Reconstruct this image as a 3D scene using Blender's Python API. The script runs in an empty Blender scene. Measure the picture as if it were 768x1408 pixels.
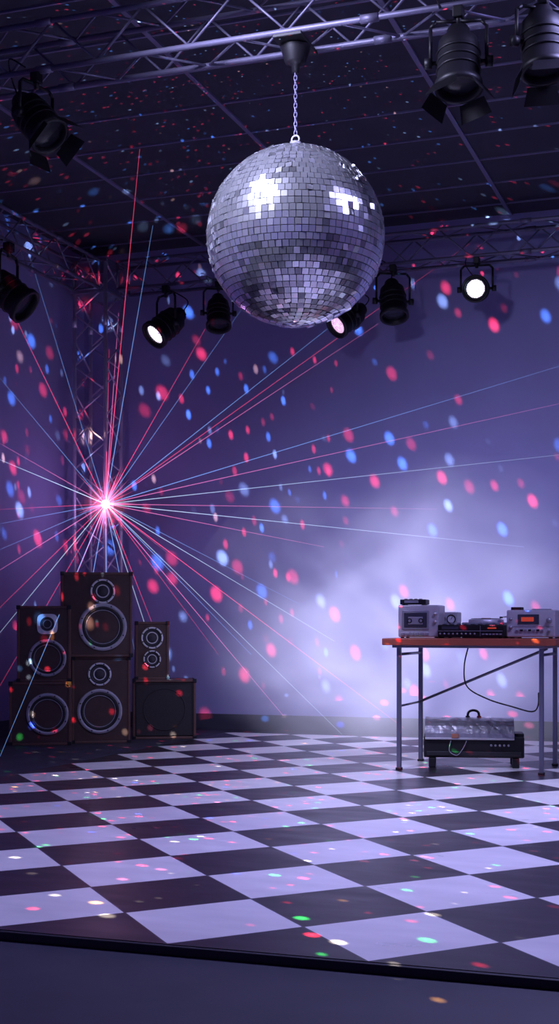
import bpy, bmesh, math, random
from mathutils import Vector, Matrix, Euler
random.seed(7)
S = bpy.context.scene
try:
    S.view_settings.view_transform = 'Standard'
    S.view_settings.look = 'None'
except Exception: pass

# ---------------------------------------------------------------- camera
F = 1850.0; TH = math.atan(661/1850.0); CT, ST = math.cos(TH), math.sin(TH); EYE = 1.0
cam = bpy.data.cameras.new('camera'); camo = bpy.data.objects.new('camera', cam)
S.collection.objects.link(camo); S.camera = camo
camo.location = (0, 0, EYE); camo.rotation_euler = (math.pi/2, 0, TH)
cam.sensor_fit = 'VERTICAL'; cam.sensor_height = 36; cam.lens = F/1408*36
cam.shift_y = 156/1408.0; cam.clip_end = 200

# room dimensions (metres)
XL, XR, YB, YF, ZC, ZF = -6.58, 3.6, 12.42, -1.5, 4.80, -0.03

def rm(a, d, z): return Vector((a*CT - d*ST, a*ST + d*CT, z))       # lateral / depth survey -> room coords
def at_d(px, py, d): return rm((px-384)/F*d, d, EYE + (860-py)/F*d)
def ray(px, py):
    r = (px-384)/F
    return Vector((r*CT-ST, r*ST+CT, (860-py)/F))
def at_y(px, py, Y):
    v = ray(px, py); t = Y/v.y; return Vector((0, 0, EYE)) + v*t
def at_z(px, py, Z):
    v = ray(px, py); t = (Z-EYE)/v.z; return Vector((0, 0, EYE)) + v*t
def room_hit(px, py):
    v = ray(px, py); ts = [(YB-.01)/v.y]
    if v.x < 0: ts.append((XL+.01)/v.x)
    if v.z > 0: ts.append((ZC-.03-EYE)/v.z)
    if v.z < 0: ts.append((0.0-EYE)/v.z)
    return Vector((0, 0, EYE)) + v*min(ts)

# ---------------------------------------------------------------- materials
def nodes(m):
    m.use_nodes = True; nt = m.node_tree; return nt, nt.nodes, nt.links
def pmat(name, col, rough=.5, metal=0., emis=None, estr=0., noise=0., nscale=20., bump=0., spec=.5, coat=0.):
    m = bpy.data.materials.new(name); nt, N, L = nodes(m)
    b = N['Principled BSDF']
    b.inputs['Base Color'].default_value = (*col, 1); b.inputs['Roughness'].default_value = rough
    b.inputs['Metallic'].default_value = metal; b.inputs['Specular IOR Level'].default_value = spec
    b.inputs['Coat Weight'].default_value = coat
    if emis:
        b.inputs['Emission Color'].default_value = (*emis, 1); b.inputs['Emission Strength'].default_value = estr
        m.cycles.emission_sampling = 'NONE'
    if noise or bump:
        tc = N.new('ShaderNodeTexCoord'); n = N.new('ShaderNodeTexNoise'); n.inputs['Scale'].default_value = nscale
        n.inputs['Detail'].default_value = 6; L.new(tc.outputs['Object'], n.inputs['Vector'])
        if noise:
            mx = N.new('ShaderNodeMix'); mx.data_type = 'RGBA'
            mx.inputs[6].default_value = (*[c*(1-noise) for c in col], 1)
            mx.inputs[7].default_value = (*[min(1, c*(1+noise)) for c in col], 1)
            L.new(n.outputs['Fac'], mx.inputs[0]); L.new(mx.outputs[2], b.inputs['Base Color'])
        if bump:
            bp = N.new('ShaderNodeBump'); bp.inputs['Strength'].default_value = bump; bp.inputs['Distance'].default_value = .01
            L.new(n.outputs['Fac'], bp.inputs['Height']); L.new(bp.outputs[0], b.inputs['Normal'])
    return m

M_wall = pmat('painted_plaster', (.295, .275, .54), .85, noise=.12, nscale=1.6, bump=.05)
M_base = pmat('baseboard_dark', (.05, .05, .08), .5)
M_floor = pmat('stage_floor_grey', (.036, .035, .056), .6, noise=.35, nscale=5, bump=.1)
M_ceil = pmat('ceiling_panel', (.045, .043, .070), .9, noise=.3, nscale=3)
M_bar = pmat('ceiling_grid_bar', (.18, .165, .28), .5)
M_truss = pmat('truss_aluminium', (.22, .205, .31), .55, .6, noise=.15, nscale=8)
M_truss_lit = pmat('truss_aluminium_lit', (.62, .58, .74), .42, .55, noise=.15, nscale=8)  # truss aluminium lightened so the tower looks lit
M_black = pmat('black_powdercoat', (.008, .007, .011), .5, noise=.3, nscale=30)
M_edge = pmat('platform_edge_vinyl', (.02, .018, .028), .6)
M_dark = pmat('dark_interior', (.008, .008, .012), .6)
M_lens = pmat('lamp_lens_lit', (.9, .85, 1), .2, emis=(.92, .80, 1), estr=2.4)
M_lensp = pmat('lamp_lens_pink', (.9, .5, .7), .2, emis=(1, .62, .95), estr=1.3)
M_lensoff = pmat('lamp_lens_off', (.02, .02, .03), .25)
M_wood = pmat('cabinet_walnut', (.135, .068, .056), .5, noise=.4, nscale=9, bump=.1)
M_baffle = pmat('baffle_brown', (.080, .044, .040), .6, noise=.3, nscale=14)
M_ring = pmat('driver_ring_grey', (.46, .44, .51), .4, .2)
M_ringw = pmat('tweeter_ring_white', (.88, .86, .90), .4)
M_cone = pmat('paper_cone', (.055, .05, .065), .7, noise=.3, nscale=50)
M_rub = pmat('rubber_surround', (.02, .02, .025), .5)
M_grille = pmat('grille_cloth', (.035, .03, .035), .85, noise=.5, nscale=160, bump=.2)
M_top = pmat('tabletop_laminate', (.38, .085, .05), .45, noise=.2, nscale=10)
M_leg = pmat('steel_leg', (.22, .22, .30), .35, .7)
M_silver = pmat('brushed_silver', (.66, .64, .68), .38, .3, noise=.08, nscale=40)
M_silverd = pmat('silver_dim', (.36, .35, .42), .4, .3)
M_disp = pmat('red_display', (.12, .02, .02), .2, emis=(1, .10, .05), estr=.35)
M_dispdark = pmat('smoked_window', (.05, .05, .07), .15, coat=.5)
M_foil = pmat('crinkled_metal_lid', (.52, .51, .57), .36, .7, noise=.3, nscale=14, bump=.9)
M_copper = pmat('copper_label', (.5, .2, .12), .4)

# dance floor
M_check = bpy.data.materials.new('checker_vinyl'); nt, N, L = nodes(M_check)
DX, DY, X0, Y0 = .655, .74, -1.10, 3.86
b = N['Principled BSDF']; b.inputs['Roughness'].default_value = .33
g = N.new('ShaderNodeNewGeometry'); sp = N.new('ShaderNodeSeparateXYZ'); L.new(g.outputs['Position'], sp.inputs[0])
def math_(op, a, bb=None, c=None):
    n = N.new('ShaderNodeMath'); n.operation = op
    for i, v in enumerate((a, bb, c)):
        if v is None: continue
        if isinstance(v, (int, float)): n.inputs[i].default_value = v
        else: L.new(v, n.inputs[i])
    return n.outputs[0]
a1 = math_('DIVIDE', math_('SUBTRACT', sp.outputs[0], X0), DX)
b1 = math_('DIVIDE', math_('SUBTRACT', sp.outputs[1], Y0), DY)
u = math_('ADD', a1, b1); v = math_('SUBTRACT', a1, b1)
par = math_('MODULO', math_('ABSOLUTE', math_('ADD', math_('FLOOR', u), math_('FLOOR', v))), 2)
par = math_('GREATER_THAN', par, .5)
fu = math_('ABSOLUTE', math_('SUBTRACT', math_('FRACT', u), .5)); fv = math_('ABSOLUTE', math_('SUBTRACT', math_('FRACT', v), .5))
seam = math_('GREATER_THAN', math_('MAXIMUM', fu, fv), .493)
nz = N.new('ShaderNodeTexNoise'); nz.inputs['Scale'].default_value = 3; nz.inputs['Detail'].default_value = 8
mp = N.new('ShaderNodeMapping'); mp.inputs['Scale'].default_value = (1, 2.6, 1); mp.inputs['Rotation'].default_value = (0, 0, .6)
L.new(g.outputs['Position'], mp.inputs[0]); L.new(mp.outputs[0], nz.inputs['Vector'])
def mixc(f, c1, c2):
    m = N.new('ShaderNodeMix'); m.data_type = 'RGBA'
    if isinstance(f, float): m.inputs[0].default_value = f
    else: L.new(f, m.inputs[0])
    for i, c in ((6, c1), (7, c2)):
        if isinstance(c, tuple): m.inputs[i].default_value = (*c, 1)
        else: L.new(c, m.inputs[i])
    return m.outputs[2]
wh = mixc(nz.outputs['Fac'], (.66, .65, .64), (1.0, .98, .95)); bk = mixc(nz.outputs['Fac'], (.008, .006, .010), (.026, .021, .028))
cc = mixc(par, bk, wh); cc = mixc(seam, cc, (.05, .05, .06)); L.new(cc, b.inputs['Base Color'])
rr = N.new('ShaderNodeMapRange'); rr.inputs[3].default_value = .20; rr.inputs[4].default_value = .46
L.new(nz.outputs['Fac'], rr.inputs[0]); L.new(rr.outputs[0], b.inputs['Roughness'])

# ---------------------------------------------------------------- mesh builder
def basis(d):
    d = Vector(d).normalized(); return d.to_track_quat('Z', 'Y').to_matrix().to_4x4()
class MB:
    def __init__(s): s.bm = bmesh.new(); s.mats = []
    def mi(s, m):
        if m not in s.mats: s.mats.append(m)
        return s.mats.index(m)
    def add(s, t, m, smooth=False, M=None):
        i = s.mi(m)
        if M is not None: t.transform(M)
        for f in t.faces: f.material_index = i; f.smooth = smooth
        me = bpy.data.meshes.new('tmp'); t.to_mesh(me); t.free(); s.bm.from_mesh(me); bpy.data.meshes.remove(me)
    def box(s, c, size, m, bevel=0., rot=None, seg=2):
        t = bmesh.new(); bmesh.ops.create_cube(t, size=1); t.transform(Matrix.Diagonal((*size, 1)))
        if bevel: bmesh.ops.bevel(t, geom=t.edges[:], offset=bevel, segments=seg, affect='EDGES', profile=.5)
        M = Matrix.Translation(c)
        if rot is not None: M = M @ rot
        s.add(t, m, False, M)
    def tube(s, p, q, r, m, r2=None, n=10):
        p, q = Vector(p), Vector(q); L_ = (q-p).length
        if L_ < 1e-6: return
        t = bmesh.new(); bmesh.ops.create_cone(t, cap_ends=True, segments=n, radius1=r, radius2=r if r2 is None else r2, depth=L_)
        s.add(t, m, True, Matrix.Translation((p+q)/2) @ basis(q-p))
    def lathe(s, prof, m, M=None, n=32, smooth=True):
        t = bmesh.new(); rings = []
        for r, z in prof:
            rings.append([t.verts.new((r*math.cos(2*math.pi*k/n), r*math.sin(2*math.pi*k/n), z)) for k in range(n)])
        for a, b_ in zip(rings, rings[1:]):
            for k in range(n): t.faces.new((a[k], a[(k+1) % n], b_[(k+1) % n], b_[k]))
        bmesh.ops.remove_doubles(t, verts=t.verts[:], dist=1e-6)
        s.add(t, m, smooth, M)
    def torus(s, R, r, m, M=None, n=24, k=8):
        s.lathe([(R+r*math.cos(2*math.pi*i/k), r*math.sin(2*math.pi*i/k)) for i in range(k+1)], m, M, n)
    def path(s, pts, r, m, n=8):
        for a, b_ in zip(pts, pts[1:]): s.tube(a, b_, r, m, n=n)
    def obj(s, name, parent=None, loc=None, rotz=0.):
        me = bpy.data.meshes.new(name); s.bm.to_mesh(me); s.bm.free()
        for m in s.mats: me.materials.append(m)
        o = bpy.data.objects.new(name, me); S.collection.objects.link(o)
        if parent: o.parent = parent
        if loc is not None: o.location = loc
        o.rotation_euler = (0, 0, rotz); return o
def empty(name, loc=(0, 0, 0)):
    e = bpy.data.objects.new(name, None); e.location = loc; e.empty_display_size = .1; S.collection.objects.link(e); return e
def curve_pts(ctrl, n=10):
    out = []
    P = [Vector(p) for p in ctrl]; P = [P[0]] + P + [P[-1]]
    for i in range(1, len(P)-2):
        for k in range(n):
            t = k/n; p0, p1, p2, p3 = P[i-1:i+3]
            out.append(.5*((2*p1)+(-p0+p2)*t+(2*p0-5*p1+4*p2-p3)*t*t+(-p0+3*p1-3*p2+p3)*t**3))
    out.append(P[-1]); return out

# ---------------------------------------------------------------- room shell
def slab(name, lo, hi, m):
    b_ = MB(); lo, hi = Vector(lo), Vector(hi); b_.box((lo+hi)/2, (hi-lo), m); return b_.obj(name)
slab('floor', (XL-.1, YF, ZF-.1), (XR+.1, YB+.1, ZF), M_floor)
slab('wall_back', (XL-.1, YB, ZF), (XR+.1, YB+.1, ZC), M_wall)
slab('wall_left', (XL-.1, YF, ZF), (XL, YB, ZC), M_wall)
slab('wall_right', (XR, YF, ZF), (XR+.1, YB, ZC), M_wall)
slab('ceiling', (XL-.1, YF, ZC), (XR+.1, YB+.1, ZC+.1), M_ceil)
slab('baseboard_back', (XL, YB-.02, ZF), (XR, YB, .12), M_base)
slab('baseboard_left', (XL, YF, ZF), (XL+.02, YB-.02, .12), M_base)
slab('baseboard_right', (XR-.02, YF, ZF), (XR, YB-.02, .12), M_base)
b_ = MB()
x = -2.17 - 1.53*2
while x < XR:
    b_.box((x, (YF+YB)/2, ZC-.008), (.035, YB-YF, .016), M_bar); x += 1.53
y = YB-.35
while y > YF:
    b_.box(((XL+XR)/2, y, ZC-.006), (XR-XL, .016, .012), M_bar); y -= .6
b_.obj('trim_1')   # suspended ceiling grid
b_ = MB()
b_.box(((-4.71+1.2)/2, (3.86+11.7)/2, -.015), (5.91, 7.84, .03), M_check)
b_.box(((-4.71+1.2)/2, 3.85, -.016), (5.95, .02, .028), M_edge, .003)
b_.box((-4.72, (3.86+11.7)/2, -.016), (.02, 7.86, .028), M_edge, .003)
b_.obj('dance_floor')

# ---------------------------------------------------------------- trusses
def truss(name, p, q, w=.28, h=.28, step=.56, rc=.017, rd=.0075, mt=None):
    mt = mt or M_truss
    p, q = Vector(p), Vector(q); d = (q-p); L_ = d.length; d.normalize()
    if abs(d.z) > .5: e1, e2 = Vector((1, 0, 0)), Vector((0, 1, 0))
    else: e2 = Vector((0, 0, 1)); e1 = d.cross(e2)
    b_ = MB(); c = [e1*(w/2)*i + e2*(h/2)*j for i, j in ((-1, -1), (1, -1), (1, 1), (-1, 1))]
    for k in c: b_.tube(p+k, q+k, rc, mt, n=12)
    n = max(2, int(L_/step)); st = L_/n
    for f in range(4):
        A, B = c[f], c[(f+1) % 4]
        for i in range(n):
            s0, s1 = p+d*(i*st), p+d*((i+.5)*st); s2 = p+d*((i+1)*st)
            b_.tube(s0+A, s1+B, rd, mt, n=7); b_.tube(s1+B, s2+A, rd, mt, n=7)
        for s0 in (p, q): b_.tube(s0+A, s0+B, .013, mt, n=8)
    k = 2.0
    while k < L_:
        for cc_ in c: b_.tube(p+d*(k-.05)+cc_, p+d*(k+.05)+cc_, .024, mt, n=12)
        k += 2.0
    return b_.obj(name)
ZT = 4.44
truss('lighting_truss', (-6.0, 7.19, ZT), (3.4, 7.19, ZT), .28, .28)
truss('lighting_truss', (-5.95, 12.05, ZT), (3.4, 12.05, ZT), .26, .27)
truss('lighting_truss', (-6.23, -1.0, ZT), (-6.23, 11.8, ZT), .28, .27)
tr = truss('truss_tower', (-6.23, 12.05, ZF+.03), (-6.23, 12.05, ZT+.15), .34, .34, .5, .019, .009, M_truss_lit)
b_ = MB(); b_.box((-6.23, 12.05, ZF+.015), (.5, .5, .03), M_black, .004); b_.obj('base_plate', tr)
b_ = MB()
for zz in (ZT-.15, ZT+.15):
    b_.box((-6.23, 12.05, zz), (.4, .4, .03), M_truss, .004)
b_.obj('corner_block', tr)

# ---------------------------------------------------------------- stage lamps
def par_can(name, clamp, aim, size=1., lens=M_lensoff, barn=False, drop=.26, roll=0.):
    """clamp: point on truss chord, body hangs below in a yoke and points along aim"""
    s = size; b_ = MB(); aim = Vector(aim).normalized(); c = Vector((0, 0, -drop*s))
    up = Vector((0, 0, 1)); side = aim.cross(up)
    side = side.normalized() if side.length > .05 else Vector((1, 0, 0))
    R = .105*s; M = Matrix.Translation(c) @ basis(aim)
    b_.lathe([(0, -.19*s), (.045*s, -.19*s), (.055*s, -.175*s), (.06*s, -.15*s), (.095*s, -.11*s), (R*.97, -.06*s), (R*.97, .11*s),
              (R*1.1, .115*s), (R*1.1, .15*s), (R*.93, .15*s), (R*.93, .11*s)], M_black, M, 32)
    for k in range(3): b_.torus(R*.98, .006*s, M_black, M @ Matrix.Translation((0, 0, (-.04+.045*k)*s)), 32, 6)
    b_.lathe([(0, .125*s), (R*.5, .122*s), (R*.94, .11*s)], lens if lens is not None else M_lensoff, M, 32)
    if lens is not M_lensoff:
        b_.torus(R*.84, R*.12, M_black, M @ Matrix.Translation((0, 0, .128*s)), 32, 6)
        for rr_ in (.32, .62):
            n_ = 5 if rr_ < .5 else 11
            for k in range(n_):
                a = 2*math.pi*k/n_; b_.torus(.012*s, .0022*s, M_black, M @ Matrix.Translation((R*rr_*math.cos(a), R*rr_*math.sin(a), .127*s)), 10, 4)
    # yoke
    w = R*1.28
    tp = Vector((0, 0, -.04*s))
    for sg in (-1, 1):
        b_.path([c+side*w*sg*.75, c+side*w*sg], .012*s, M_black)
        b_.path([c+side*w*sg, c+side*w*sg+Vector((0, 0, drop*s*.72)), tp+side*w*sg*.8, tp], .009*s, M_black)
        b_.tube(c+side*w*sg*.95, c+side*w*sg*1.22, .026*s, M_black, n=12)
    b_.tube(tp-Vector((0, 0, .02*s)), (0, 0, .0), .014*s, M_black)
    b_.box((0, 0, .0), (.05*s, .06*s, .055*s), M_black, .006)
    # cable
    b_.path(curve_pts([c-aim*.18*s, c-aim*.26*s+Vector((0, 0, .05*s)), c-aim*.16*s+side*.1*s+Vector((0, 0, .2*s)), Vector((0, 0, .03))+side*.09*s]), .005*s, M_black, 6)
    if barn:
        for k in range(4):
            a = k*math.pi/2+roll; Mr = M @ Matrix.Rotation(a, 4, 'Z') @ Matrix.Translation((0, R*1.08, .15*s)) @ Matrix.Rotation(math.radians(-30), 4, 'X')
            t = bmesh.new(); wv = .07*s; hv = .085*s
            vs = [t.verts.new(p_) for p_ in ((-wv, 0, 0), (wv, 0, 0), (wv*1.25, 0, hv), (-wv*1.25, 0, hv))]
            t.faces.new(vs); r_ = bmesh.ops.solidify(t, geom=t.faces[:], thickness=.003)
            b_.add(t, M_black, False, Mr)
    o = b_.obj(name, None, clamp); return o
def on_truss(px, Y, z, dy=0): 
    v = ray(px, 0); return Vector((v.x/v.y*Y, Y, z))
zb = ZT-.14-.046
par_can('stage_spotlight', on_truss(50, 7.05, zb), (.62, -.12, -.72), 1.08, barn=True, drop=.23)
par_can('stage_spotlight', on_truss(630, 7.05, zb), (.05, -.22, -1), 1.10, barn=True, drop=.24, roll=.6)
par_can('stage_spotlight', on_truss(746, 7.05, zb), (.10, -.15, -1), 1.10, barn=True, drop=.21, roll=.3)
Yt = 11.92
def lamp_b(px, aim, **k): return par_can('par_can_light', on_truss(px, Yt, ZT-.135-.046), aim, **k)
lamp_b(228, (-.42, -.62, -.62), lens=M_lens, size=1.25, drop=.28)
lamp_b(300, (.15, -.3, -.8), size=1.05)
lamp_b(478, (-.5, -.65, -.55), lens=M_lensp, size=1.1, drop=.38)
lamp_b(540, (.15, -.3, -.85), size=1.15)
lamp_b(655, (.12, -1, -.22), lens=M_lens, size=1.05, drop=.24)
v = ray(12, 0); par_can('par_can_light', Vector((-6.09, -6.09*v.y/v.x, zb)), (.75, .1, -.62), 1.4, drop=.28)

# ---------------------------------------------------------------- disco ball
BC = at_d(406, 326, 7.6); BR = 122/F*7.6
ball = empty('disco_ball', BC)
M_tile = bpy.data.materials.new('mirror_tile'); nt, N, L = nodes(M_tile); b = N['Principled BSDF']
at = N.new('ShaderNodeAttribute'); at.attribute_name = 'tone'
b.inputs['Metallic'].default_value = .92; b.inputs['Roughness'].default_value = .18
L.new(at.outputs['Color'], b.inputs['Base Color'])
t = bmesh.new(); lay = t.loops.layers.float_color.new('tone')
rows = 42
for i in range(rows):
    la = -math.pi/2 + math.pi*(i+.5)/rows; hh = math.pi/rows*.5*.90
    n = max(5, round(2*rows*math.cos(la))); off = 0
    for k in range(n):
        lo = 2*math.pi*(k+off)/n; dw = math.pi/n*.90
        sg_ = .04 if random.random() < .8 else .15
        tl, tn = random.gauss(0, sg_), random.gauss(0, sg_)
        nrm = Vector((math.cos(la)*math.cos(lo), math.cos(la)*math.sin(lo), math.sin(la)))
        e = Vector((-math.sin(lo), math.cos(lo), 0)); nn = nrm.cross(e)
        w, h = dw*math.cos(la), hh
        cs = []
        for sx, sy in ((-1, -1), (1, -1), (1, 1), (-1, 1)):
            p = nrm*math.cos(h) + e*(w*sx) + nn*(h*sy) + nrm*(tl*w*sx + tn*h*sy)
            cs.append(p*BR)
        vs = [t.verts.new(p) for p in cs]; vb = [t.verts.new(p*.982) for p in cs]
        if random.random() < .07: g_ = random.uniform(.40, .6)
        else: g_ = random.uniform(.86, 1.0)
        col = (g_*.95, g_*.96, g_, 1)
        fs = [t.faces.new(vs)]
        for q in range(4): fs.append(t.faces.new((vs[q], vb[q], vb[(q+1) % 4], vs[(q+1) % 4])))
        for f in fs:
            for lp in f.loops: lp[lay] = col
bmesh.ops.recalc_face_normals(t, faces=t.faces[:])
for f in t.faces:
    if f.normal.dot(f.calc_center_median()) < 0 and f.calc_area() > 1e-5 and abs(f.normal.dot(f.calc_center_median().normalized())) > .8: f.normal_flip()
me = bpy.data.meshes.new('mirror_tiles'); t.to_mesh(me); t.free(); me.materials.append(M_tile)
o = bpy.data.objects.new('mirror_tiles', me); S.collection.objects.link(o); o.parent = ball
b_ = MB(); t = bmesh.new(); bmesh.ops.create_uvsphere(t, u_segments=64, v_segments=32, radius=BR*.985); b_.add(t, M_dark, True)
b_.obj('ball_core', ball)
b_ = MB()
b_.lathe([(0, BR+.035), (.03, BR+.035), (.035, BR+.02), (.06, BR+.005), (.07, BR-.012)], M_silverd, None, 24)
b_.torus(.022, .005, M_silverd, Matrix.Translation((0, 0, BR+.05)) @ Matrix.Rotation(math.pi/2, 4, 'X'))
zt = BR+.07; k = 0; ztop = 4.13-BC.z
while zt < ztop:
    M = Matrix.Translation((0, 0, zt+.015)) @ Matrix.Rotation(math.pi/2*(k % 2), 4, 'Z') @ Matrix.Rotation(math.pi/2, 4, 'X') @ Matrix.Diagonal((.6, 1.15, 1, 1))
    b_.torus(.015, .0036, M_truss, M, 14, 6); zt += .026; k += 1
b_.obj('chain', ball)
b_ = MB()
b_.lathe([(0, ztop-.01), (.02, ztop-.01), (.025, ztop+.03), (.05, ztop+.035), (.06, ztop+.05), (.085, ztop+.13), (.088, ztop+.14), (0, ztop+.14)], M_black, None, 24)
b_.box((0, 0, ztop+.15), (.17, .30, .02), M_black, .004)
b_.obj('ball_motor', ball)

# ---------------------------------------------------------------- loudspeakers
def driver(b_, cx, cz, R, ring, yf, tweeter=False):
    M = Matrix.Translation((cx, yf, cz)) @ Matrix.Rotation(math.pi/2, 4, 'X')
    b_.lathe([(R, 0), (R, .012), (R*.97, .018), (R*.86, .018), (R*.84, .01)], ring, M, 40)
    b_.lathe([(R*.84, .008), (R*.80, .016), (R*.76, .016), (R*.72, .006)], M_rub, M, 40)
    if tweeter:
        b_.lathe([(R*.72, .006), (R*.45, -.004), (R*.42, .004), (0, .02)], M_cone, M, 32)
        b_.torus(R*.5, R*.05, ring, M @ Matrix.Translation((0, 0, .003)), 28, 6)
    else:
        b_.lathe([(R*.72, .006), (R*.66, .002), (R*.30, -.045)], M_cone, M, 40)
        b_.lathe([(R*.32, -.043), (R*.28, -.025), (R*.16, -.012), (0, -.008)], M_ring, M, 28)
        b_.torus(R*.70, R*.018, M_ring, M @ Matrix.Translation((0, 0, .007)), 40, 6)
    for k in range(8):
        a = 2*math.pi*(k+.5)/8
        b_.lathe([(0, .022), (.006, .021), (.007, .016)], M_rub, M @ Matrix.Translation((R*.915*math.cos(a), R*.915*math.sin(a), 0)), 8)
def speaker(px, dist, z0, w, h, dep, drv, turn=0., grille=False, name='loudspeaker'):
    b_ = MB(); T = .022
    b_.box((0, dep/2+.012, h/2), (w-.01, dep-.024, h-.01), M_wood, .004)
    b_.box((-w/2+T/2, dep/2, h/2), (T, dep, h), M_wood, .004); b_.box((w/2-T/2, dep/2, h/2), (T, dep, h), M_wood, .004)
    b_.box((0, dep/2, h-T/2), (w, dep, T), M_wood, .004); b_.box((0, dep/2, T/2), (w, dep, T), M_wood, .004)
    yf = .008
    if grille:
        b_.box((0, .008, h/2), (w-.06, .012, h-.06), M_grille, .004)
        for sx in (-1, 1): b_.box((sx*(w/2-.03), .004, h/2), (.012, .014, h-.06), M_black, .002)
        b_.box((0, .004, h-.036), (w-.06, .014, .012), M_black, .002)
        b_.torus(w*.33, .005, M_grille, Matrix.Translation((0, .0, h/2)) @ Matrix.Rotation(math.pi/2, 4, 'X') @ Matrix.Diagonal((1, 1, 1, 1)), 40)
    else:
        b_.box((0, .014, h/2), (w-2*T, .012, h-2*T), M_baffle, .002)
    for d_ in drv:
        kind, cx, cz, R = d_
        if kind == 'horn':   # white moulded plate with rounded corners around a round horn mouth
            t = bmesh.new(); out_ = []; inn = []; n_ = 40
            for k in range(n_):
                a = 2*math.pi*k/n_; ca, sa = math.cos(a), math.sin(a)
                q = (abs(ca)**4+abs(sa)**4)**(-.25)
                out_.append(t.verts.new((cx+R*q*ca, -.006, cz+R*q*sa))); inn.append(t.verts.new((cx+R*.70*ca, -.012, cz+R*.70*sa)))
            ob_ = [t.verts.new((v_.co.x, .012, v_.co.z)) for v_ in out_]
            for k in range(n_):
                k2_ = (k+1) % n_
                t.faces.new((out_[k], out_[k2_], inn[k2_], inn[k])); t.faces.new((ob_[k], ob_[k2_], out_[k2_], out_[k]))
            bmesh.ops.recalc_face_normals(t, faces=t.faces[:]); b_.add(t, M_ringw, False)
            b_.lathe([(R*.72, .010), (R*.3, -.002), (0, .004)], M_cone, Matrix.Translation((cx, .002, cz)) @ Matrix.Rotation(math.pi/2, 4, 'X'), 32)
            b_.torus(R*.40, R*.04, M_ring, Matrix.Translation((cx, -.006, cz)) @ Matrix.Rotation(math.pi/2, 4, 'X'), 28, 6)
        else:
            driver(b_, cx, cz, R, M_ringw if kind == 't' else M_ring, yf, kind == 't')
    for sx in (-1, 1):
        for sz in (.012, h-.012):
            b_.box((sx*(w/2-.012), .0, sz), (.035, .012, .035), M_black, .003)
    a = (px-384)/F*dist; p = rm(a, dist, z0)
    bearing = math.atan2(p.y, p.x)-math.pi/2
    return b_.obj(name, None, p, bearing+math.radians(turn))
k1 = 11.55/F; k2 = 11.76/F; k3 = 12.3/F
speaker(55, 11.55, ZF, 84*k1, 87*k1, .46, [('w', 10*k1, 43*k1, 29*k1)], -5)
speaker(60, 11.60, ZF+87*k1, 73*k1, 105*k1, .40, [('horn', 5*k1, 80*k1, 14*k1), ('w', 5*k1, 33*k1, 26*k1)], -5)
speaker(139, 11.76, ZF, 80*k2, 119*k2, .46, [('t', -2*k2, 95*k2, 16*k2), ('w', -2*k2, 44*k2, 31*k2)], 2)
speaker(133, 11.72, ZF+119*k2, 97*k2, 116*k2, .46, [('t', 8*k2, 90*k2, 17*k2), ('w', 8*k2, 41*k2, 33*k2)], 2)
speaker(226, 12.2, ZF, 86*k3, 81*k3, .38, [], 2, grille=True, name='subwoofer')
speaker(209, 12.2, ZF+81*k3, 46*k3, 79*k3, .34, [('t', 0, 57*k3, 15*k3), ('t', 0, 28*k3, 12*k3)], 2)

# ---------------------------------------------------------------- folding table
TX0, TX1, TY0, TY1, TZ = -2.46, -1.27, 8.98, 9.80, .912
b_ = MB(); b_.box(((TX0+TX1)/2, (TY0+TY1)/2, TZ-.024), (TX1-TX0, TY1-TY0, .048), M_top, .006)
b_.box(((TX0+TX1)/2, (TY0+TY1)/2, TZ-.056), (TX1-TX0-.12, TY1-TY0-.1, .02), M_leg, .003)
lx0, lx1, ly0, ly1 = -2.36, -1.38, 9.07, 9.70
for X_ in (lx0, lx1):
    for Y_ in (ly0, ly1):
        b_.box((X_, Y_, (TZ-.05)/2), (.030, .030, TZ-.05), M_leg, .004); b_.box((X_, Y_, .008), (.042, .042, .016), M_black, .003)
    b_.tube((X_, ly0, .80), (X_, ly1, .80), .010, M_leg)
b_.tube((lx0, ly1-.05, .44), (lx1, ly0+.25, .84), .010, M_leg)
b_.tube((lx0, ly0, .44), (lx0, ly1, .44), .008, M_leg)
b_.path(curve_pts([(-1.93, 9.35, .86), (-1.93, 9.2, .72), (-1.9, 9.15, .58), (-1.75, 9.1, .50), (-1.58, 9.1, .45), (-1.45, 9.1, .42), (-1.405, 9.08, .46), (-1.40, 9.07, .55)]), .005, M_black, 6)
b_.obj('folding_table')

def local(name, px, Y, z=TZ, rot=0):
    v = ray(px, 0); return (v.x/v.y*Y, Y, z), rot
def knob(b_, x, z, r, m=M_silver, d=.014): b_.tube((x, .002, z), (x, -d, z), r, m, r*.85, 20)
# retro cassette player (left box)
b_ = MB(); w, h, dp = .29, .225, .26
b_.box((0, dp/2, h/2+.006), (w, dp, h), M_silver, .010, seg=3)
b_.box((-.02, -.002, h*.56), (w*.66, .012, h*.60), M_silverd, .004); b_.box((-.02, -.008, h*.56), (w*.56, .008, h*.46), M_dispdark, .003)
b_.box((-.02, -.013, h*.54), (w*.36, .006, h*.24), M_silverd, .003)
for sx in (-.06, .02): b_.torus(.014, .004, M_black, Matrix.Translation((sx, -.016, h*.54)) @ Matrix.Rotation(math.pi/2, 4, 'X'), 16, 6)
for k in range(6): b_.box((-.11+.034*k, -.005, h*.13), (.026, .014, .018), M_silverd, .002)
knob(b_, .118, h*.75, .012); knob(b_, .118, h*.5, .012)
for sx in (-.12, .12):
    for sy in (.03, dp-.03): b_.tube((sx, sy, 0), (sx, sy, .01), .012, M_black)
l, r = local('', 575, 9.22); b_.obj('cassette_player', None, l, .06)
b_ = MB(); b_.box((0, .08, .022), (.185, .15, .036), M_black, .005); b_.box((-.01, .0, .024), (.10, .01, .018), M_silverd, .002)
for k in range(4): b_.box((-.06+.035*k, .07, .043), (.02, .03, .006), M_silverd, .001)
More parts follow.
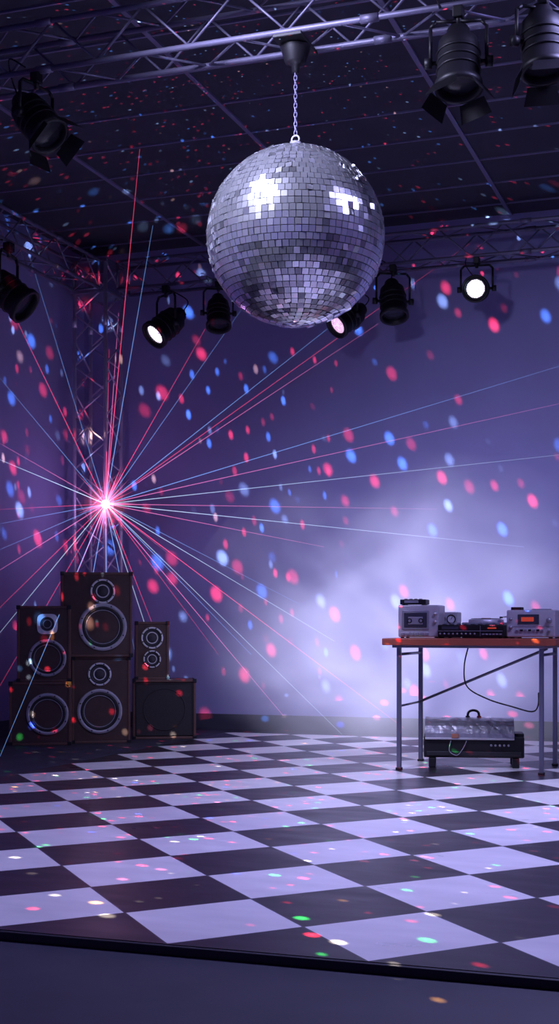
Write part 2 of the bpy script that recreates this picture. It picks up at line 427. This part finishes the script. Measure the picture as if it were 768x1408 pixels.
for sx in (-.07, .07): b_.box((sx, .08, .003), (.02, .12, .006), M_black)
l, r = local('', 567, 9.26, TZ+.232); b_.obj('portable_receiver', None, l, .06)
# mixer
b_ = MB(); w, dp = .455, .30
b_.box((0, dp/2, .05), (w, dp, .086), M_black, .006)
b_.box((0, -.002, .05), (w*.98, .008, .004), M_silverd); b_.box((.07, .0, .05), (.002, .01, .07), M_silverd)
for k in range(9): knob(b_, -.21+.03*k, .03, .007, M_silverd, .012)
for k in range(6): b_.box((.09+.024*k, -.003, .028), (.016, .012, .010), M_silverd, .001)
b_.box((-.14, -.003, .07), (.12, .006, .022), M_dispdark, .002); b_.box((.15, -.003, .07), (.06, .006, .010), M_disp, .002)
for k in range(9): b_.box((-.20+.05*k, .10, .095), (.008, .12, .004), M_dark); b_.box((-.20+.05*k, .07+.06*random.random(), .102), (.02, .012, .014), M_silverd, .002)
for sx in (-.20, .20):
    for sy in (.03, dp-.03): b_.tube((sx, sy, 0), (sx, sy, .01), .012, M_rub)
l, r = local('', 646, 9.14); b_.obj('audio_mixer', None, l, .0)
# small silver unit with dials behind mixer
b_ = MB(); w, h = .155, .185
b_.box((0, .08, h/2), (w, .16, h), M_silver, .008)
for sx in (-.037, .037):
    b_.torus(.030, .004, M_black, Matrix.Translation((sx, -.003, h*.72)) @ Matrix.Rotation(math.pi/2, 4, 'X'), 24, 6)
    b_.lathe([(0, .004), (.027, .002)], M_ringw, Matrix.Translation((sx, 0, h*.72)) @ Matrix.Rotation(math.pi/2, 4, 'X'), 24)
    b_.box((sx+.004, -.006, h*.72+.008), (.003, .003, .022), M_black, rot=Matrix.Rotation(.5, 4, 'Y'))
l, r = local('', 613, 9.52); b_.obj('meter_unit', None, l, .0)
# turntable behind mixer
b_ = MB(); w = .36
b_.box((0, .15, .055), (w, .28, .11), M_silverd, .008)
b_.lathe([(0, .135), (.11, .135), (.125, .13), (.127, .11)], M_silver, Matrix.Translation((-.03, .15, 0)), 40)
b_.lathe([(0, .139), (.105, .139), (.108, .136)], M_rub, Matrix.Translation((-.03, .15, 0)), 40)
b_.lathe([(0, .142), (.035, .142), (.036, .139)], M_copper, Matrix.Translation((-.03, .15, 0)), 24)
b_.tube((.14, .24, .11), (.14, .24, .155), .016, M_silver, n=16); b_.path([(.14, .25, .15), (.14, .13, .152), (.10, .07, .147)], .005, M_silver)
b_.box((.095, .065, .145), (.02, .03, .012), M_black, .002); b_.tube((.14, .27, .15), (.14, .29, .15), .014, M_black)
for sx in (-.15, .15):
    for sy in (.04, .26): b_.tube((sx, sy, -.0), (sx, sy, .01), .016, M_rub)
l, r = local('', 668, 9.48); b_.obj('turntable', None, l, .0)
# stereo receiver right
b_ = MB(); w, h, dp = .33, .185, .28
b_.box((0, dp/2, h/2+.008), (w, dp, h), M_silver, .010, seg=3)
b_.box((-.015, -.003, h*.70), (w*.44, .008, h*.36), M_dispdark, .003); b_.box((-.02, -.008, h*.70), (w*.26, .006, h*.16), M_disp, .002)
for k in range(7): b_.box((-.09+.028*k, -.004, h*.30), (.02, .012, .012), M_black if k % 2 else M_silverd, .002)
b_.box((0, -.001, h*.44), (w*.94, .004, .003), M_silverd)
knob(b_, .125, h*.66, .02, M_silverd, .022); knob(b_, .125, h*.28, .011, M_silverd); knob(b_, -.135, h*.70, .012, M_silverd); knob(b_, -.135, h*.40, .012, M_silverd)
b_.box((-.11, .09, h+.018), (.07, .09, .02), M_black, .004); b_.box((.05, .12, h+.012), (.12, .08, .008), M_silverd, .002)
for sx in (-.13, .13):
    for sy in (.03, dp-.03): b_.tube((sx, sy, 0), (sx, sy, .012), .014, M_rub)
l, r = local('', 729, 9.14); b_.obj('stereo_receiver', None, l, -.05)

# ---------------------------------------------------------------- fog machine under the table
b_ = MB(); w = .70
b_.box((.0, .16, .145), (w, .30, .15), M_black, .010)
b_.box((.0, .0, .10), (w*.94, .02, .03), M_rub, .003)
for sx in (-.29, .29):
    b_.box((sx, .03, .035), (.05, .05, .07), M_black, .006); b_.box((sx, .29, .035), (.05, .05, .07), M_black, .006)
t = bmesh.new(); n = 16; prof = [(.16*math.cos(math.pi*k/n), .145*math.sin(math.pi*k/n)**.75) for k in range(n+1)]
sec = 30; rings = []
for i in range(sec+1):
    X_ = -.34+.62*i/sec
    rings.append([t.verts.new((X_, .15+p[0]*(1+random.uniform(-.008, .008)), .20+p[1]*(1+random.uniform(-.018, .018)))) for p in prof])
for a, c in zip(rings, rings[1:]):
    for k in range(n): t.faces.new((a[k], a[k+1], c[k+1], c[k]))
t.faces.new(rings[0]); t.faces.new(rings[-1][::-1]); bmesh.ops.recalc_face_normals(t, faces=t.faces[:])
b_.add(t, M_foil, False)
b_.box((-.03, .0, .205), (.62, .03, .014), M_silver, .003)
b_.box((.30, .15, .225), (.10, .2, .03), M_black, .006)
b_.path(curve_pts([(-.04, .16, .335), (-.035, .16, .38), (0, .16, .395), (.035, .16, .38), (.04, .16, .335)], 6), .009, M_black)
b_.box((-.04, .16, .345), (.03, .03, .02), M_black, .003); b_.box((.04, .16, .345), (.03, .03, .02), M_black, .003)
b_.box((-.13, -.012, .225), (.05, .02, .03), M_copper, .003)
b_.path(curve_pts([(-.16, -.006, .19), (-.17, -.02, .12), (-.12, -.025, .09), (-.08, -.015, .13), (-.05, -.006, .19)]), .003, M_silverd, 6)
for k in range(5): b_.tube((.12+.03*k, .0, .16), (.12+.03*k, -.014, .16), .008, M_silverd, n=12)
P = at_z(651, 1056, 0); b_.obj('fog_machine', None, (P.x, P.y, 0.0), .22)

# ---------------------------------------------------------------- laser projector + beams
LP = at_y(145, 693, 11.62)
las = empty('laser_projector', LP)
b_ = MB(); b_.box((.0, .13, 0), (.16, .20, .11), M_black, .01)
b_.lathe([(.03, 0), (.03, -.0), (.036, .03), (.036, .0)], M_silverd, Matrix.Translation((0, .03, 0)) @ Matrix.Rotation(math.pi/2, 4, 'X'), 20)
b_.tube((-.12, .13, 0), (.12, .13, 0), .012, M_black); b_.path([(-.11, .13, 0), (-.11, .24, .0), (.0, .26, .0)], .01, M_black); b_.path([(.11, .13, 0), (.11, .24, .0), (-.1, .26, .0)], .01, M_black)
for k in range(5): b_.box((0, .09+.03*k, .058), (.13, .01, .008), M_black)
b_.obj('projector_body', las)
M_core = pmat('laser_aperture', (1, .8, .85), .2, emis=(1, .72, .78), estr=10)
b_ = MB(); t = bmesh.new(); bmesh.ops.create_icosphere(t, subdivisions=3, radius=.04); b_.add(t, M_core, True); b_.obj('aperture', las)
M_beam = bpy.data.materials.new('laser_beam'); nt, N, L = nodes(M_beam); N.clear()
o = N.new('ShaderNodeOutputMaterial'); e = N.new('ShaderNodeEmission'); tr_ = N.new('ShaderNodeBsdfTransparent'); ad = N.new('ShaderNodeAddShader')
at = N.new('ShaderNodeAttribute'); at.attribute_name = 'beam'; L.new(at.outputs['Color'], e.inputs[0])
L.new(e.outputs[0], ad.inputs[0]); L.new(tr_.outputs[0], ad.inputs[1]); L.new(ad.outputs[0], o.inputs[0])
M_beam.cycles.emission_sampling = 'NONE'
COL = {'r': (1, .07, .18), 'p': (1, .22, .55), 'b': (.20, .42, 1), 'w': (.55, .75, 1)}
STR = {'r': .50, 'p': .38, 'b': .42, 'w': .50}
class Beams:
    def __init__(s): s.bm = bmesh.new(); s.lay = s.bm.loops.layers.float_color.new('beam')
    def add(s, q, col, st, r0, r1, end=.12, n=6, segs=6):
        q = Vector(q); B = basis(q); L_ = q.length; prev = None; pv = 0
        for i in range(segs+1):
            t_ = i/segs; r = r0+(r1-r0)*t_; ringv = [s.bm.verts.new(B @ Vector((r*math.cos(2*math.pi*k/n), r*math.sin(2*math.pi*k/n), L_*t_))) for k in range(n)]
            val = st*((1-t_)**1.1*(1-end)+end)
            if prev:
                for k in range(n):
                    f = s.bm.faces.new((prev[k], prev[(k+1) % n], ringv[(k+1) % n], ringv[k])); f.smooth = True
                    for lp, vv in zip(f.loops, (pv, pv, val, val)): lp[s.lay] = (col[0]*vv, col[1]*vv, col[2]*vv, 1)
            prev, pv = ringv, val
    def obj(s, name, parent):
        me = bpy.data.meshes.new(name); s.bm.to_mesh(me); s.bm.free(); me.materials.append(M_beam)
        o = bpy.data.objects.new(name, me); S.collection.objects.link(o); o.parent = parent
beams = [('r', -10, 372), ('p', -10, 604), ('r', -10, 701), ('r', -10, 845), ('r', 192, 205), ('r', 150, 480), ('p', 163, 430), ('r', 282, 452), ('p', 520, 445),
         ('r', 645, 335), ('p', 800, 548), ('p', 445, 752), ('p', 390, 985), ('r', 300, 900), ('r', 215, 872),
         ('b', -10, 508), ('w', -10, 628), ('b', 332, 425), ('b', 450, 452), ('b', 780, 500), ('w', 800, 622), ('w', 720, 752), ('b', -10, 722), ('b', -10, 760), ('w', -10, 882),
         ('b', 40, 350), ('b', 210, 310), ('b', 0, 1040), ('b', 148, 1015), ('w', 460, 882), ('b', 345, 900), ('w', 248, 1008), ('b', 186, 900), ('p', 60, 900), ('r', -10, 960),
         ('p', 600, 700), ('p', 230, 760), ('b', 90, 1000), ('w', 470, 1010), ('r', 560, 1005), ('b', 410, 830), ('p', -10, 790)]
bm_ = Beams()
for c_, px, py in beams:
    e = room_hit(px, py)
    bm_.add(e-LP, COL[c_], STR[c_]*random.uniform(.75, 1.5), .0036, .0024, .20 if px > 500 else .3)
for k in range(36):   # short emissive spikes put in as starburst glare at the aperture
    a = random.uniform(0, 2*math.pi); l_ = random.uniform(.15, .5)
    bm_.add(Vector((math.cos(a), -.15, math.sin(a)))*l_, COL['p' if k % 2 else 'r'], .7, .008, .0005, 0)
bm_.obj('laser_beams', las)
def glow_volume(name, parent, loc, scale, col, st, power=2., noise=0., nscale=1.):
    m = bpy.data.materials.new(name+'_emission'); nt, N, L = nodes(m); N.clear()
    o = N.new('ShaderNodeOutputMaterial'); e = N.new('ShaderNodeEmission'); e.inputs[0].default_value = (*col, 1)
    tc = N.new('ShaderNodeTexCoord'); ln = N.new('ShaderNodeVectorMath'); ln.operation = 'LENGTH'
    if noise:   # billowing outline
        n0 = N.new('ShaderNodeTexNoise'); n0.inputs['Scale'].default_value = 1.7; n0.inputs['Detail'].default_value = 4; L.new(tc.outputs['Object'], n0.inputs['Vector'])
        vs_ = N.new('ShaderNodeVectorMath'); vs_.operation = 'SUBTRACT'; L.new(n0.outputs['Color'], vs_.inputs[0]); vs_.inputs[1].default_value = (.5, .5, .5)
        vm_ = N.new('ShaderNodeVectorMath'); vm_.operation = 'MULTIPLY_ADD'; L.new(vs_.outputs[0], vm_.inputs[0]); vm_.inputs[1].default_value = (1.2, 1.2, 1.2); L.new(tc.outputs['Object'], vm_.inputs[2])
        L.new(vm_.outputs[0], ln.inputs[0])
    else: L.new(tc.outputs['Object'], ln.inputs[0])
    s1 = N.new('ShaderNodeMath'); s1.operation = 'SUBTRACT'; s1.use_clamp = True; s1.inputs[0].default_value = 1; L.new(ln.outputs['Value'], s1.inputs[1])
    pw = N.new('ShaderNodeMath'); pw.operation = 'POWER'; L.new(s1.outputs[0], pw.inputs[0]); pw.inputs[1].default_value = power
    ml = N.new('ShaderNodeMath'); ml.operation = 'MULTIPLY'; L.new(pw.outputs[0], ml.inputs[0]); ml.inputs[1].default_value = st
    out = ml.outputs[0]
    if noise:
        nz = N.new('ShaderNodeTexNoise'); nz.inputs['Scale'].default_value = nscale; nz.inputs['Detail'].default_value = 4; nz.inputs['Distortion'].default_value = .8; L.new(tc.outputs['Object'], nz.inputs['Vector'])
        mr = N.new('ShaderNodeMapRange'); mr.inputs[1].default_value = .36; mr.inputs[2].default_value = .64; mr.inputs[3].default_value = 1-noise; mr.inputs[4].default_value = 1+noise
        L.new(nz.outputs['Fac'], mr.inputs[0]); m2 = N.new('ShaderNodeMath'); m2.operation = 'MULTIPLY'; L.new(out, m2.inputs[0]); L.new(mr.outputs[0], m2.inputs[1]); out = m2.outputs[0]
    L.new(out, e.inputs[1]); L.new(e.outputs[0], o.inputs['Volume']); m.cycles.emission_sampling = 'NONE'
    b_ = MB(); t = bmesh.new(); bmesh.ops.create_icosphere(t, subdivisions=4, radius=1); b_.add(t, m, True)
    ob = b_.obj(name, parent, loc); ob.scale = scale; return ob
glow_volume('haze_glow', las, (0, -.0, 0), (.38, .38, .38), (1, .22, .42), 11, 5.)  # emissive halo put in for the glare around the aperture
glow_volume('fog_glow', None, (-2.80, 11.1, .98), (2.05, 1.2, 1.55), (.62, .61, .98), .66, 1.1, 1.0, 1.9)  # fog glows by its own emission, put in for scattered lamp light

# ---------------------------------------------------------------- lights
def light(kind, name, loc, power, col, target=None, **kw):
    l_ = bpy.data.lights.new(name, kind); l_.energy = power; l_.color = col
    for k, v_ in kw.items(): setattr(l_, k, v_)
    o = bpy.data.objects.new(name, l_); o.location = loc; S.collection.objects.link(o)
    if target is not None: o.rotation_euler = (Vector(target)-Vector(loc)).to_track_quat('-Z', 'Y').to_euler()
    return o
light('AREA', 'overhead_wash', (.2, 7.0, 4.6), 190, (.46, .44, 1), (-1.9, 5.4, 0), shape='DISK', size=1.1, spread=math.radians(120))
light('SPOT', 'wall_wash', (-1.6, 7.8, 4.2), 105, (.43, .40, 1), (-2.9, 12.0, .5), spot_size=math.radians(66), spot_blend=1., shadow_soft_size=.4)  # unseen spot added to brighten the wall behind the fog
light('AREA', 'key_lamp', (-3.18, 5.40, 4.55), 62, (.62, .63, 1), BC, shape='DISK', size=.6, spread=math.radians(80))
light('POINT', 'laser_spill', LP+Vector((0, -.15, 0)), 4, (.62, .38, 1), shadow_soft_size=.05)

def gobo(name, loc, power, scale, thr, presence, seed, mask=None, squash=(1, 1, .7), rot=(.1, .35, 0), keep=None):
    """patterned point lamps added by the ball for its mirror-tile light spots, constant falloff"""
    o = light('POINT', name, loc, power, (1, 1, 1), shadow_soft_size=0.0); l_ = o.data
    l_.use_nodes = True; nt = l_.node_tree; N, L = nt.nodes, nt.links; e = [n for n in N if n.type == 'EMISSION'][0]
    def mth(op, a, b_):
        n = N.new('ShaderNodeMath'); n.operation = op
        for i, v_ in enumerate((a, b_)):
            if isinstance(v_, (int, float)): n.inputs[i].default_value = v_
            else: L.new(v_, n.inputs[i])
        return n.outputs[0]
    tc = N.new('ShaderNodeTexCoord'); m0 = N.new('ShaderNodeMapping'); m0.inputs['Rotation'].default_value = rot; L.new(tc.outputs['Normal'], m0.inputs[0])
    mp = N.new('ShaderNodeMapping'); mp.inputs['Location'].default_value = (seed, seed*.7, seed*.3)
    mp.inputs['Scale'].default_value = (scale*squash[0], scale*squash[1], scale*squash[2]); L.new(m0.outputs[0], mp.inputs[0])
    vo = N.new('ShaderNodeTexVoronoi'); vo.inputs['Scale'].default_value = 1; L.new(mp.outputs[0], vo.inputs['Vector'])
    mr = N.new('ShaderNodeMapRange'); mr.interpolation_type = 'SMOOTHSTEP'; mr.inputs[1].default_value = thr*.3; mr.inputs[2].default_value = thr; mr.inputs[3].default_value = 1; mr.inputs[4].default_value = 0
    L.new(vo.outputs['Distance'], mr.inputs[0])
    sc = N.new('ShaderNodeSeparateColor'); L.new(vo.outputs['Color'], sc.inputs[0])
    def ramp(stops):
        r = N.new('ShaderNodeValToRGB'); r.color_ramp.interpolation = 'CONSTANT'; els = r.color_ramp.elements
        while len(els) > 1: els.remove(els[-1])
        els[0].position = 0; els[0].color = (*stops[0][1], 1)
        for p_, c_ in stops[1:]:
            q = els.new(p_); q.color = (*c_, 1)
        L.new(sc.outputs[0], r.inputs[0]); return r.outputs[0]
    wallr = ramp([(0, (1, .05, .10)), (.55, (.12, .38, 1)), (.78, (.45, .72, 1)), (.95, (1, .6, .45))])
    flr = ramp([(0, (1, .03, .07)), (.48, (1, .85, .7)), (.58, (.05, .9, .15)), (.72, (1, .45, .12)), (.80, (.04, .10, 1)), (.88, (1, .15, .30))])
    sx = N.new('ShaderNodeSeparateXYZ'); L.new(tc.outputs['Normal'], sx.inputs[0])
    lt = mth('LESS_THAN', sx.outputs[2], -.42)
    mx = N.new('ShaderNodeMix'); mx.data_type = 'RGBA'; L.new(lt, mx.inputs[0]); L.new(wallr, mx.inputs[6]); L.new(flr, mx.inputs[7])
    pr = mth('LESS_THAN', sc.outputs[1], presence)
    vr = N.new('ShaderNodeMapRange'); vr.inputs[3].default_value = .3; vr.inputs[4].default_value = 1.35; L.new(sc.outputs[2], vr.inputs[0])
    out = mth('MULTIPLY', mth('MULTIPLY', pr, mr.outputs[0]), vr.outputs[0])
    for ax, op, val in (mask or []):
        out = mth('MULTIPLY', out, mth(op, sx.outputs[ax], val))
    fo = N.new('ShaderNodeLightFalloff'); L.new(out, fo.inputs['Strength'])
    L.new(mx.outputs[2], e.inputs[0]); L.new(fo.outputs['Constant'], e.inputs[1]); return o
low = BC-Vector((0, 0, BR+.06))
gobo('ball_dots_lamp', low, 125, 24, .30, .85, 3.3, mask=[(2, 'GREATER_THAN', -.40)], squash=(1.12, 1, .68), rot=(0, .45, 0))
gobo('ball_floor_dots_lamp', low+Vector((.03, 0, 0)), 200, 36, .26, .75, 6.1, mask=[(2, 'LESS_THAN', -.38), (1, 'GREATER_THAN', -.76)], squash=(.60, 1.2, 1.1), rot=(0, 0, .3))
gobo('ball_ceiling_dots_lamp', BC+Vector((-.25, BR+.35, -.1)), 170, 44, .24, .5, 9.1, mask=[(2, 'GREATER_THAN', .24)])
gobo('ball_side_dots_lamp', BC+Vector((-.62, .45, -.45)), 100, 42, .28, .5, 5.7, mask=[(0, 'LESS_THAN', -.15), (1, 'GREATER_THAN', .35), (2, 'GREATER_THAN', -.5)], squash=(1.1, 1.1, .5), rot=(0, .2, 0))

w = bpy.data.worlds.new('ambient_fill'); S.world = w; w.use_nodes = True  # violet background added as ambient fill through the open room end
bg = w.node_tree.nodes['Background']; bg.inputs[0].default_value = (.205, .17, .74, 1); bg.inputs[1].default_value = .26
